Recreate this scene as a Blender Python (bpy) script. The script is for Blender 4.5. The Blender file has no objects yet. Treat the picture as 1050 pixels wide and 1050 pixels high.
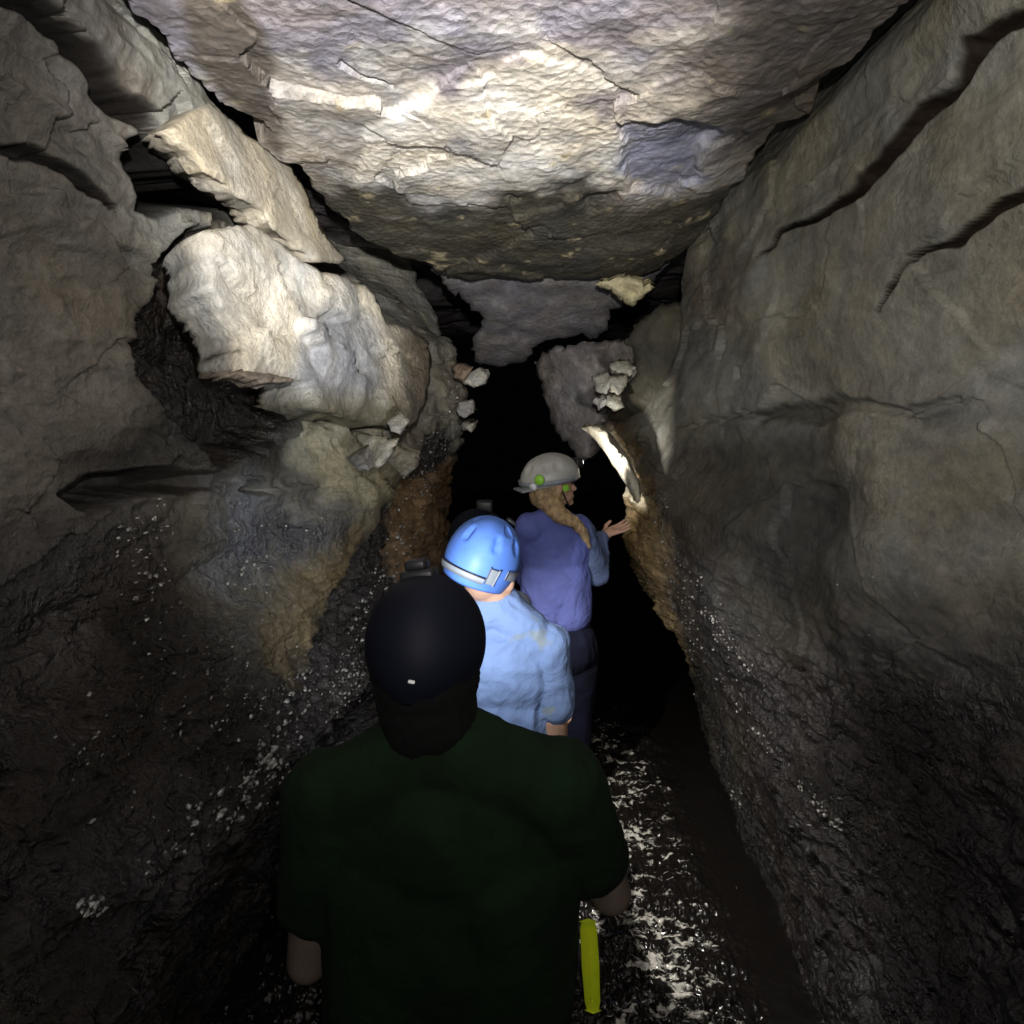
import bpy, bmesh, math, random
import numpy as np
from mathutils import Vector, Matrix, Euler
from mathutils.geometry import delaunay_2d_cdt
random.seed(7)
S = bpy.context.scene
COL = S.collection
# ------------------------------------------------------------------ camera
FPX = 700.0                      # focal length in pixels of a 1050 px square photo
PITCH = math.radians(10.1); YAW = math.radians(1.2)
cam_d = bpy.data.cameras.new('camera'); cam = bpy.data.objects.new('camera', cam_d); COL.objects.link(cam)
cam_d.sensor_width = 36; cam_d.lens = 36*FPX/1050; cam_d.clip_start = .02; cam_d.clip_end = 200
cam.rotation_euler = (math.pi/2-PITCH, 0, YAW)
S.camera = cam
R = np.array(cam.rotation_euler.to_matrix())
def ray(u, v):
    c = np.stack([(np.asarray(u, float)-525)/FPX, (525-np.asarray(v, float))/FPX, -np.ones_like(np.asarray(u, float))], -1)
    return c @ R.T
def at(u, v, Y):                 # the point seen at photo position (u,v) that lies Y metres along the passage
    d = ray(u, v); return Vector((d/d[..., 1:2]*Y).tolist()) if d.ndim == 1 else d/d[..., 1:2]*np.asarray(Y)[..., None]
def uv(P):
    c = P @ R
    z = np.minimum(c[..., 2], -1e-3)
    return 525-c[..., 0]/z*FPX, 525+c[..., 1]/z*FPX
# ------------------------------------------------------------------ noise
def _h(ix, iy, iz, s):
    n = (ix.astype(np.int64)*73856093) ^ (iy.astype(np.int64)*19349663) ^ (iz.astype(np.int64)*83492791) ^ (s*2654435761 & 0x7fffffff)
    n = (n ^ (n >> 13))*1274126177 & 0x7fffffff
    n = (n ^ (n >> 15))*1103515245 & 0x7fffffff
    return ((n >> 7) & 0xffff)/65535.0
def vnoise(P, s=0):              # smooth value noise, -1..1
    f = np.floor(P); t = P-f; t = t*t*t*(t*(t*6-15)+10); i = f.astype(np.int64)
    r = 0
    for a in (0, 1):
        wx = t[..., 0] if a else 1-t[..., 0]
        for b in (0, 1):
            wy = t[..., 1] if b else 1-t[..., 1]
            for c in (0, 1):
                wz = t[..., 2] if c else 1-t[..., 2]
                r = r + _h(i[..., 0]+a, i[..., 1]+b, i[..., 2]+c, s)*wx*wy*wz
    return r*2-1
def fbm(P, sc, o=4, s=0, g=.5, ridge=False):
    r = 0; a = 1.0; sc = np.asarray(sc, float)
    for k in range(o):
        n = vnoise(P*sc*(2.03**k)+k*17.3, s+k)
        r = r + a*((1-2*np.abs(n)) if ridge else n); a *= g
    return r
def facets(P, sc, s=0):          # broken rock: each cell its own tilted plane
    Q = P*np.asarray(sc, float); f = np.floor(Q).astype(np.int64)
    best = np.full(Q.shape[:-1], 1e9); val = np.zeros(Q.shape[:-1])
    for a in (-1, 0, 1):
        for b in (-1, 0, 1):
            for c in (-1, 0, 1):
                ix, iy, iz = f[..., 0]+a, f[..., 1]+b, f[..., 2]+c
                cx = ix+_h(ix, iy, iz, s); cy = iy+_h(ix, iy, iz, s+1); cz = iz+_h(ix, iy, iz, s+2)
                dx, dy, dz = Q[..., 0]-cx, Q[..., 1]-cy, Q[..., 2]-cz
                d = dx*dx+dy*dy+dz*dz; m = d < best
                g = ((_h(ix, iy, iz, s+3)-.5)*dx+(_h(ix, iy, iz, s+4)-.5)*dy+(_h(ix, iy, iz, s+5)-.5)*dz)*1.6+(_h(ix, iy, iz, s+6)-.5)*.7
                best = np.where(m, d, best); val = np.where(m, g, val)
    return val
def ss(x, a, b):
    t = np.clip((x-a)/(b-a), 0, 1); return t*t*(3-2*t)
def dline(u, v, pts):            # pts (u,v,w): distance divided by the local half width, and the position along it
    best = np.full(u.shape, 1e9); wv = np.zeros(u.shape)+1
    for (x0, y0, w0), (x1, y1, w1) in zip(pts[:-1], pts[1:]):
        dx, dy = x1-x0, y1-y0; L = dx*dx+dy*dy
        t = np.clip(((u-x0)*dx+(v-y0)*dy)/L, 0, 1)
        d = np.hypot(u-x0-t*dx, v-y0-t*dy)/(w0+(w1-w0)*t)
        best = np.minimum(best, d)
    return best
def sdp(u, v, pts):              # signed distance in pixels, positive inside
    d = np.full(u.shape, 1e9); ins = np.zeros(u.shape, bool)
    for k in range(len(pts)):
        x0, y0 = pts[k]; x1, y1 = pts[(k+1) % len(pts)]
        dx, dy = x1-x0, y1-y0; t = np.clip(((u-x0)*dx+(v-y0)*dy)/(dx*dx+dy*dy+1e-9), 0, 1)
        d = np.minimum(d, np.hypot(u-x0-t*dx, v-y0-t*dy))
        c = ((y0 > v) != (y1 > v)) & (u < (x1-x0)*(v-y0)/((y1-y0) if y1 != y0 else 1e-9)+x0)
        ins ^= c
    return np.where(ins, d, -d)
# ------------------------------------------------------------------ mesh helpers
def link(name, me, mat=None, parent=None, smooth=True):
    o = bpy.data.objects.new(name, me); COL.objects.link(o)
    if mat: me.materials.append(mat)
    if smooth: me.polygons.foreach_set('use_smooth', np.ones(len(me.polygons), bool))
    if parent:
        o.parent = parent; o.matrix_parent_inverse = Matrix.Translation(-Vector(parent.location))
    return o
def mesh_np(name, V, F):
    me = bpy.data.meshes.new(name); V = V.reshape(-1, 3); k = F.shape[1]
    me.vertices.add(len(V)); me.vertices.foreach_set('co', V.astype(np.float32).ravel())
    me.loops.add(F.size); me.loops.foreach_set('vertex_index', F.astype(np.int32).ravel())
    me.polygons.add(len(F)); me.polygons.foreach_set('loop_start', np.arange(0, F.size, k, dtype=np.int32))
    me.update(calc_edges=True); me.validate(); return me
def grid_faces(n, m, flip=False):
    i = np.arange(n*m).reshape(n, m)
    q = np.stack([i[:-1, :-1], i[1:, :-1], i[1:, 1:], i[:-1, 1:]], -1).reshape(-1, 4)
    return q[:, ::-1] if flip else q
def attrs(me, tint, wet):
    a = me.color_attributes.new('tint', 'FLOAT_COLOR', 'POINT')
    c = np.ones((len(me.vertices), 4), np.float32); c[:, :3] = tint.reshape(-1, 3); c[:, 3] = wet.ravel()
    a.data.foreach_set('color', c.ravel())
def tag(o, label=None, cat=None, group=None, kind=None):
    if label: o['label'] = label
    if cat: o['category'] = cat
    if group: o['group'] = group
    if kind: o['kind'] = kind
    return o
def empty(name, loc):
    o = bpy.data.objects.new(name, None); COL.objects.link(o); o.location = loc; o.empty_display_size = .1; return o
# ------------------------------------------------------------------ materials
def nodes(name):
    m = bpy.data.materials.new(name); m.use_nodes = True; nt = m.node_tree
    return m, nt, nt.nodes, nt.links, nt.nodes['Principled BSDF']
def rock_mat(name, bump=1.0, pits=1.0):
    m, nt, N, L, B = nodes(name)
    tc = N.new('ShaderNodeTexCoord')
    at_ = N.new('ShaderNodeAttribute'); at_.attribute_name = 'tint'
    def noise(sc, det=6, rough=.6, dist=0, vec=None):
        n = N.new('ShaderNodeTexNoise'); n.inputs['Scale'].default_value = sc; n.inputs['Detail'].default_value = det
        n.inputs['Roughness'].default_value = rough; n.inputs['Distortion'].default_value = dist
        L.new(vec or tc.outputs['Object'], n.inputs['Vector']); return n.outputs['Fac']
    def mth(op, a, b=None, c=None):
        n = N.new('ShaderNodeMath'); n.operation = op
        for k, x in enumerate((a, b, c)):
            if x is None: continue
            if isinstance(x, (int, float)): n.inputs[k].default_value = x
            else: L.new(x, n.inputs[k])
        return n.outputs[0]
    def mr(x, a, b, c, d):
        n = N.new('ShaderNodeMapRange'); L.new(x, n.inputs[0])
        for k, q in enumerate((a, b, c, d)): n.inputs[k+1].default_value = q
        return n.outputs[0]
    mp = N.new('ShaderNodeMapping'); mp.inputs['Scale'].default_value = (1, .35, 1.3); L.new(tc.outputs['Object'], mp.inputs[0])
    n1 = noise(3.5, 8, .65, .6); n2 = noise(24, 9, .74, .15); n3 = noise(110, 5, .75); n4 = noise(7, 9, .62, .25, mp.outputs[0])
    # colour: mottled, with pale crust flecks and dark mineral stains
    v1 = mr(n1, .3, .7, .62, 1.28); v2 = mr(n2, .3, .72, .74, 1.22); v4 = mr(n4, .3, .7, .8, 1.2)
    val = mth('MULTIPLY', mth('MULTIPLY', v1, v2), v4)
    spk = mr(n3, .35, .68, .84, 1.16); val = mth('MULTIPLY', val, spk)
    mx = N.new('ShaderNodeVectorMath'); mx.operation = 'SCALE'; L.new(at_.outputs['Color'], mx.inputs[0]); L.new(val, mx.inputs['Scale'])
    # hue drift between ochre and blue grey
    hr = N.new('ShaderNodeValToRGB'); e = hr.color_ramp.elements
    e[0].position = .36; e[0].color = (.95, .98, 1.07, 1); e[1].position = .64; e[1].color = (1.07, 1.0, .89, 1)
    L.new(noise(2.1, 5, .6, .8), hr.inputs[0])
    m2 = N.new('ShaderNodeVectorMath'); m2.operation = 'MULTIPLY'; L.new(mx.outputs[0], m2.inputs[0]); L.new(hr.outputs[0], m2.inputs[1])
    L.new(m2.outputs[0], B.inputs['Base Color'])
    # wetness in the attribute's alpha
    wet = at_.outputs['Alpha']
    patch = mr(noise(6, 5, .6), .35, .6, .5, 1.0)
    w = mth('MULTIPLY', wet, patch)
    L.new(mr(w, 0, 1, .75, .14), B.inputs['Roughness'])
    L.new(mr(w, 0, 1, .25, .8), B.inputs['Specular IOR Level'])
    # relief
    vo = N.new('ShaderNodeTexVoronoi'); vo.feature = 'F1'; vo.inputs['Scale'].default_value = 34; L.new(tc.outputs['Object'], vo.inputs['Vector'])
    h = mth('ADD', mth('MULTIPLY', n2, .015*bump), mth('MULTIPLY', n3, .008*bump))
    h = mth('ADD', h, mth('MULTIPLY', n4, .013*bump)); h = mth('ADD', h, mth('MULTIPLY', vo.outputs['Distance'], .007*pits))
    h = mth('ADD', h, mth('MULTIPLY', mth('MULTIPLY', noise(52, 4, .6, .3), wet), .022))
    v3 = N.new('ShaderNodeTexVoronoi'); v3.inputs['Scale'].default_value = 42; v3.inputs['Randomness'].default_value = .9
    mv = N.new('ShaderNodeMapping'); mv.inputs['Scale'].default_value = (1, .7, 1.1); L.new(tc.outputs['Object'], mv.inputs[0]); L.new(mv.outputs[0], v3.inputs['Vector'])
    dm = mth('MULTIPLY', mth('SUBTRACT', 1.0, mth('MULTIPLY', v3.outputs['Distance'], v3.outputs['Distance'])), .022)
    pm = mth('MULTIPLY', mr(noise(9, 4, .65, .4), .50, .62, 0, 1), mr(wet, .55, 1, 0, 1))
    h = mth('ADD', h, mth('MULTIPLY', dm, pm))
    h = mth('MULTIPLY', h, mr(noise(1.9, 3, .55), .38, .62, .3, 1.25))
    b = N.new('ShaderNodeBump'); b.inputs['Strength'].default_value = 1; b.inputs['Distance'].default_value = 1
    L.new(h, b.inputs['Height']); L.new(b.outputs[0], B.inputs['Normal'])
    return m
ROCK = rock_mat('cave_rock', .8, .8); SMOOTH = rock_mat('smooth_wet_limestone', .32, .5); CEIL = rock_mat('pitted_ceiling_rock', .38, 1.2)
def cloth_mat(name, c, rough=.9, var=.25, sc=9, stain=None):
    m, nt, N, L, B = nodes(name)
    tc = N.new('ShaderNodeTexCoord'); n = N.new('ShaderNodeTexNoise'); n.inputs['Scale'].default_value = sc; n.inputs['Detail'].default_value = 6
    L.new(tc.outputs['Object'], n.inputs['Vector'])
    r = N.new('ShaderNodeValToRGB'); e = r.color_ramp.elements; e[0].position = .35; e[1].position = .65
    e[0].color = tuple(x*(1-var) for x in c)+(1,); e[1].color = tuple(min(1, x*(1+var)) for x in c)+(1,)
    L.new(n.outputs['Fac'], r.inputs[0]); out = r.outputs[0]
    if stain:
        n5 = N.new('ShaderNodeTexNoise'); n5.inputs['Scale'].default_value = 13; n5.inputs['Detail'].default_value = 5; L.new(tc.outputs['Object'], n5.inputs['Vector'])
        q = N.new('ShaderNodeMapRange'); q.inputs[1].default_value = .6; q.inputs[2].default_value = .7; q.inputs[4].default_value = .6; L.new(n5.outputs['Fac'], q.inputs[0])
        mx = N.new('ShaderNodeMix'); mx.data_type = 'RGBA'; L.new(q.outputs[0], mx.inputs['Factor']); L.new(out, mx.inputs['A']); mx.inputs['B'].default_value = stain+(1,)
        out = mx.outputs['Result']
    L.new(out, B.inputs['Base Color']); B.inputs['Roughness'].default_value = rough; B.inputs['Specular IOR Level'].default_value = .2
    n2 = N.new('ShaderNodeTexNoise'); n2.inputs['Scale'].default_value = 260; n2.inputs['Detail'].default_value = 2; L.new(tc.outputs['Object'], n2.inputs['Vector'])
    b = N.new('ShaderNodeBump'); b.inputs['Distance'].default_value = .002; b.inputs['Strength'].default_value = .6
    n3 = N.new('ShaderNodeTexNoise'); n3.inputs['Scale'].default_value = 9; n3.inputs['Detail'].default_value = 3; n3.inputs['Distortion'].default_value = 1.6; L.new(tc.outputs['Object'], n3.inputs['Vector'])
    ab = N.new('ShaderNodeMath'); ab.operation = 'SUBTRACT'; L.new(n3.outputs['Fac'], ab.inputs[0]); ab.inputs[1].default_value = .5
    a2 = N.new('ShaderNodeMath'); a2.operation = 'ABSOLUTE'; L.new(ab.outputs[0], a2.inputs[0])
    b2 = N.new('ShaderNodeBump'); b2.inputs['Distance'].default_value = .05; b2.inputs['Strength'].default_value = .22 if 'cotton' in name or 'shirt' in name or 'sleeve' in name else 0
    L.new(a2.outputs[0], b2.inputs['Height']); L.new(b2.outputs[0], b.inputs['Normal'])
    L.new(n2.outputs['Fac'], b.inputs['Height']); L.new(b.outputs[0], B.inputs['Normal'])
    return m
def plastic(name, c, rough=.35, spec=.5):
    m = cloth_mat(name, c, rough, .12, 14); B = m.node_tree.nodes['Principled BSDF']; B.inputs['Specular IOR Level'].default_value = spec
    for n in m.node_tree.nodes:
        if n.type == 'BUMP' and n.inputs['Strength'].default_value > 0: n.inputs['Strength'].default_value = .08
    return m
def lamp_mat(name, c, s):
    m, nt, N, L, B = nodes(name); B.inputs['Base Color'].default_value = (.8, .8, .8, 1)
    B.inputs['Emission Color'].default_value = c+(1,); B.inputs['Emission Strength'].default_value = s; return m
M = dict(
    green=cloth_mat('dark_green_cotton', (.005, .015, .005), .95), black=plastic('black_plastic', (.012, .012, .014), .45, .35), navy=plastic('dark_navy_shell', (.004, .005, .011), .65, .15),
    shadeskin=cloth_mat('shaded_skin', (.17, .13, .11), .55, .1, 20),  # skin colour darkened to put the nearest figure in shade
    skin=cloth_mat('skin', (.55, .33, .23), .55, .1, 20), blueshirt=cloth_mat('light_blue_cotton', (.20, .29, .52), .9, .08, 7, (.28, .30, .22)),
    trousers=cloth_mat('dark_trousers', (.02, .022, .03)), bluehelmet=plastic('blue_helmet_shell', (.10, .22, .66), .5, .35), greyhelmet=plastic('grey_helmet_shell', (.42, .42, .40), .4),
    lime=plastic('lime_green_plastic', (.28, .62, .05), .4), white=plastic('white_plastic', (.75, .76, .78), .35), grey=plastic('grey_strap', (.25, .27, .3), .6),
    purple=cloth_mat('violet_blue_sweatshirt', (.12, .145, .42), .92, .1, 6), denim=cloth_mat('blue_grey_sleeve', (.09, .12, .22), .92), jeans=cloth_mat('blue_jeans', (.007, .008, .022), .95),
    blonde=cloth_mat('blonde_hair', (.40, .28, .15), .5, .35, 40), darkhair=cloth_mat('dark_hair', (.002, .002, .002), .9), neon=cloth_mat('yellow_green_webbing', (.72, .86, .02), .7, .15),
    lens=lamp_mat('lit_lamp_lens', (1, .97, .9), 6.0), eye=plastic('dark_eye', (.02, .015, .01), .2))
# ------------------------------------------------------------------ passage tables (metres, camera at the origin, water at -1.95)
WATER = -1.95
def table(ys, zs, X):
    ys = np.array(ys); zs = np.array(zs); X = np.array(X)   # X[y][z]
    def sample(y, z):
        # smooth bilinear
        iy = np.clip(np.searchsorted(ys, y)-1, 0, len(ys)-2); iz = np.clip(np.searchsorted(zs, z)-1, 0, len(zs)-2)
        ty = np.clip((y-ys[iy])/(ys[iy+1]-ys[iy]), 0, 1); tz = np.clip((z-zs[iz])/(zs[iz+1]-zs[iz]), 0, 1)
        tz = tz*.5+.5*tz*tz*(3-2*tz); ty = ty*.5+.5*ty*ty*(3-2*ty)
        return (X[iy, iz]*(1-ty)+X[iy+1, iz]*ty)*(1-tz)+(X[iy, iz+1]*(1-ty)+X[iy+1, iz+1]*ty)*tz
    return sample
ZS = [-2.3, -1.95, -1.5, -1.2, -.9, -.6, -.3, 0, .3, .55, .88, 1.3]
XL = table([-2, 1.5, 2.2, 3.5, 5.0, 5.6, 6.6, 14], ZS, [
    [-1.15, -1.10, -.98, -.88, -1.05, -1.2, -1.25, -1.25, -1.22, -1.13, -.95, -1.3],
    [-1.15, -1.10, -.98, -.86, -1.02, -1.2, -1.25, -1.25, -1.22, -1.10, -.94, -1.3],
    [-1.05, -1.00, -.85, -.70, -.86, -.97, -1.03, -1.05, -1.03, -1.0, -.96, -1.3],
    [-.85, -.80, -.68, -.62, -.64, -.66, -.70, -.78, -.92, -1.3, -1.5, -1.7],
    [-.62, -.60, -.57, -.57, -.58, -.57, -.46, -.42, -.52, -.9, -1.3, -1.6],
    [-.8, -.80, -.75, -.75, -.75, -.75, -.62, -.6, -.66, -.70, -.85, -.9],
    [-1.7]*12, [-1.6]*12])
XR = table([-2, 1.5, 2.2, 3.0, 3.9, 4.5, 5.3, 6.2, 14], ZS, [
    [.95, .95, 1.0, 1.08, 1.15, 1.2, 1.24, 1.24, 1.18, 1.08, .95, 1.3],
    [.92, .92, .98, 1.06, 1.12, 1.17, 1.20, 1.20, 1.14, 1.05, .94, 1.3],
    [.96, .94, .96, .98, 1.0, 1.02, 1.04, 1.04, 1.03, 1.00, .97, 1.3],
    [1.02, .98, .94, .88, .82, .80, .88, .92, .93, .93, .96, 1.2],
    [1.1, 1.05, .90, .74, .62, .58, .74, .80, .84, .86, .9, .95],
    [1.4, 1.35, 1.25, 1.15, 1.0, .80, .56, .78, .95, 1.0, 1.1, 1.2],
    [1.9, 1.9, 1.9, 1.9, 1.8, 1.6, .50, .8, 1.1, 1.2, 1.2, 1.3],
    [2.0]*12, [2.0]*12])
y_near = np.linspace(-2.2, .85, 40)[:-1]
y_far = 1/np.linspace(1/.85, 1/13.0, 640)
YS = np.concatenate([y_near, y_far])
def poly(*a): return [(a[i], a[i+1]) for i in range(0, len(a), 2)]
CR_B = [(0, -20, 12), (30, 0, 10), (60, 20, 10), (100, 55, 11), (115, 80, 12), (130, 105, 13), (165, 130, 10), (178, 137, 3)]
CR_C = [(-40, 140, 7), (0, 146, 6), (40, 155, 7), (75, 178, 6), (100, 205, 4), (114, 218, 2)]
CR_E = [(1090, -25, 12), (1050, -2, 11), (1012, 22, 11), (988, 48, 11), (980, 82, 11), (952, 108, 9), (925, 140, 9), (908, 168, 8), (880, 200, 7), (850, 225, 5), (812, 240, 3), (780, 262, 1.5)]
CR_F = [(1080, 190, 9), (1050, 203, 9), (1020, 222, 7), (990, 245, 5), (950, 268, 3), (922, 298, 3), (902, 322, 1.5)]
CR_G = [(700, 436, 2), (750, 428, 3), (800, 426, 4), (860, 420, 7), (890, 416, 5), (930, 426, 4), (1000, 413, 2)]
PIT = poly(126, 150, 150, 138, 186, 150, 208, 180, 240, 193, 266, 215, 300, 250, 318, 268, 300, 262, 270, 238, 240, 218, 200, 214, 150, 214, 138, 190)
REC = poly(140, 330, 170, 260, 200, 232, 214, 240, 224, 300, 250, 348, 252, 384, 322, 388, 300, 420, 272, 468, 215, 480, 160, 420, 130, 380)
SLOT = poly(55, 508, 90, 484, 140, 480, 215, 486, 214, 505, 150, 512, 90, 524)
SLOT2 = poly(244, 500, 262, 494, 280, 502, 270, 508, 250, 508)
SLOT3 = poly(322, 424, 350, 418, 395, 424, 404, 436, 360, 440, 330, 434)
GLIT = poly(455, 428, 470, 470, 432, 505, 412, 560, 400, 640, 360, 760, 320, 860, 300, 900, 250, 900, 288, 770, 322, 690, 348, 610, 372, 560, 412, 490, 440, 450)
LEDGE = poly(425, 478, 442, 490, 392, 545, 368, 600, 335, 660, 300, 690, 275, 670, 290, 610, 330, 575, 372, 540, 405, 510)
CREAM = poly(305, 425, 330, 430, 372, 470, 430, 480, 420, 505, 370, 520, 330, 500, 300, 470)
BLUE_L = poly(225, 500, 260, 500, 330, 530, 380, 545, 330, 580, 270, 590, 240, 620, 225, 590)
BROWN_L = poly(408, 500, 470, 470, 470, 620, 400, 640, 405, 560)
MUD_SHADE_L = poly(-50, 560, 60, 520, 200, 520, 240, 640, 240, 760, 300, 760, 290, 1100, -50, 1100)  # wet mud, darkened further in place of the light falling off
STRIP_R = poly(590, 436, 640, 436, 672, 500, 690, 560, 700, 640, 700, 690, 670, 700, 640, 640, 640, 500)
MUD_SHADE_R = poly(680, 520, 760, 570, 860, 630, 1100, 660, 1100, 1100, 800, 1100, 700, 780, 660, 700)  # mud tone, with the fading lamp light painted in as well
DARK_R = poly(700, 440, 850, 440, 880, 520, 850, 640, 780, 660, 740, 600, 720, 520)

def glint_mat():  # pale base colour stands in for bright wet glints
    m, nt, N, L, B = nodes('pale_glint')
    tc = N.new('ShaderNodeTexCoord'); n = N.new('ShaderNodeTexNoise'); n.inputs['Scale'].default_value = 55; L.new(tc.outputs['Object'], n.inputs[0])
    q = N.new('ShaderNodeValToRGB'); q.color_ramp.elements[0].position = .42; q.color_ramp.elements[1].position = .72
    q.color_ramp.elements[0].color = (.07, .065, .06, 1); q.color_ramp.elements[1].color = (.80, .78, .74, 1); L.new(n.outputs['Fac'], q.inputs[0]); L.new(q.outputs[0], B.inputs['Base Color'])
    B.inputs['Roughness'].default_value = .28; B.inputs['Specular IOR Level'].default_value = 1.0
    return m
GLINTM = glint_mat()
def nodules(side, P, nrm):  # pale nodules added to paint the glints of the wet walls
    u, v = uv(P); ok = (P[..., 1] > .5) & (u > -20) & (u < 1070) & (v > -20) & (v < 1070)
    idx = np.nonzero(ok.ravel())[0]; key = (u.ravel()[idx]//4).astype(int)*1000+(v.ravel()[idx]//4).astype(int)
    Pf = P.reshape(-1, 3); tab = {}
    for k_, i_ in zip(key.tolist(), idx.tolist()):
        if k_ not in tab or Pf[i_, 1] < Pf[tab[k_], 1]: tab[k_] = i_
    rs = np.random.RandomState(5+side)
    # (polyline or centre, spread px, count, size mm)
    if side < 0:
        src = [([(452, 440), (425, 520), (395, 590), (370, 650), (345, 720)], 16, 520, (3, 12)),
               ([(470, 380), (472, 430), (450, 480)], 9, 80, (3, 9)),
               ([(325, 690), (305, 730), (270, 790)], 15, 75, (4, 13)), ([(285, 770), (235, 830), (190, 860)], 26, 75, (4, 13)),
               ([(190, 870), (130, 900), (80, 940), (20, 972)], 11, 46, (4, 10)), ([(300, 790), (285, 870)], 9, 22, (4, 9)),
               ([(150, 520), (150, 640)], 30, 60, (3, 10)), ([(240, 510), (262, 600)], 24, 60, (3, 9)), ([(200, 640), (250, 740)], 55, 80, (2.5, 8)),
               ([(340, 560), (310, 700)], 26, 60, (2, 6)), ([(90, 780), (200, 780)], 70, 30, (3, 8)), ([(345, 665), (235, 745)], 4, 45, (3, 7)), ([(345, 520), (300, 545)], 14, 40, (2, 6))]
    else:
        src = [([(672, 500), (690, 600), (720, 680)], 14, 170, (2.5, 8)), ([(700, 580), (740, 650), (775, 700)], 9, 120, (3, 9)),
               ([(735, 690), (770, 745), (815, 800), (870, 860)], 5, 90, (3, 9)), ([(725, 745), (740, 790), (765, 840)], 5, 34, (3, 9)),
               ([(670, 560), (740, 720)], 34, 70, (2, 6)), ([(760, 640), (880, 760)], 60, 24, (2, 6)), ([(840, 560), (900, 600)], 30, 12, (2, 6))]
    pts = []
    for pl, sp, n, (a, b) in src:
        seg = [math.hypot(x1-x0, y1-y0) for (x0, y0), (x1, y1) in zip(pl[:-1], pl[1:])]; tot = sum(seg)
        cl = rs.rand(max(6, n//7))*tot                                   # they gather in clumps
        for _ in range(n):
            t = cl[rs.randint(len(cl))]+rs.randn()*4; t = min(max(t, 0), tot-.01)
            for (p0, p1, L_) in zip(pl[:-1], pl[1:], seg):
                if t < L_: break
                t -= L_
            x = p0[0]+(p1[0]-p0[0])*t/L_+rs.randn()*sp*.55; y = p0[1]+(p1[1]-p0[1])*t/L_+rs.randn()*sp*.55
            k_ = int(x//4)*1000+int(y//4)
            if k_ in tab: pts.append((Pf[tab[k_]], (a+(b-a)*rs.rand()**2.5)/1000))
    bm = bmesh.new(); bmesh.ops.create_icosphere(bm, subdivisions=2, radius=1)
    sv = np.array([v_.co[:] for v_ in bm.verts]); sf = np.array([[v_.index for v_ in f.verts] for f in bm.faces]); bm.free()
    VV = []; FF = []
    for i_, (c, rad) in enumerate(pts):
        q = sv*(1+.75*vnoise(sv*1.9+i_*3.1, 3)[:, None])*np.array([rs.uniform(.4, .9), rs.uniform(.7, 1.9), rs.uniform(.3, 1.0)])
        VV.append(q*rad+c+np.array([-side*.2*rad, 0, 0])); FF.append(sf+i_*len(sv))
    me = mesh_np('glint_nodules', np.concatenate(VV), np.concatenate(FF))
    tag(link('glint_nodules', me, GLINTM), ('pale nodules added as wet glints on the %s wall above the water' % ('left' if side < 0 else 'right')), 'glint nodules', kind='stuff')

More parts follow.
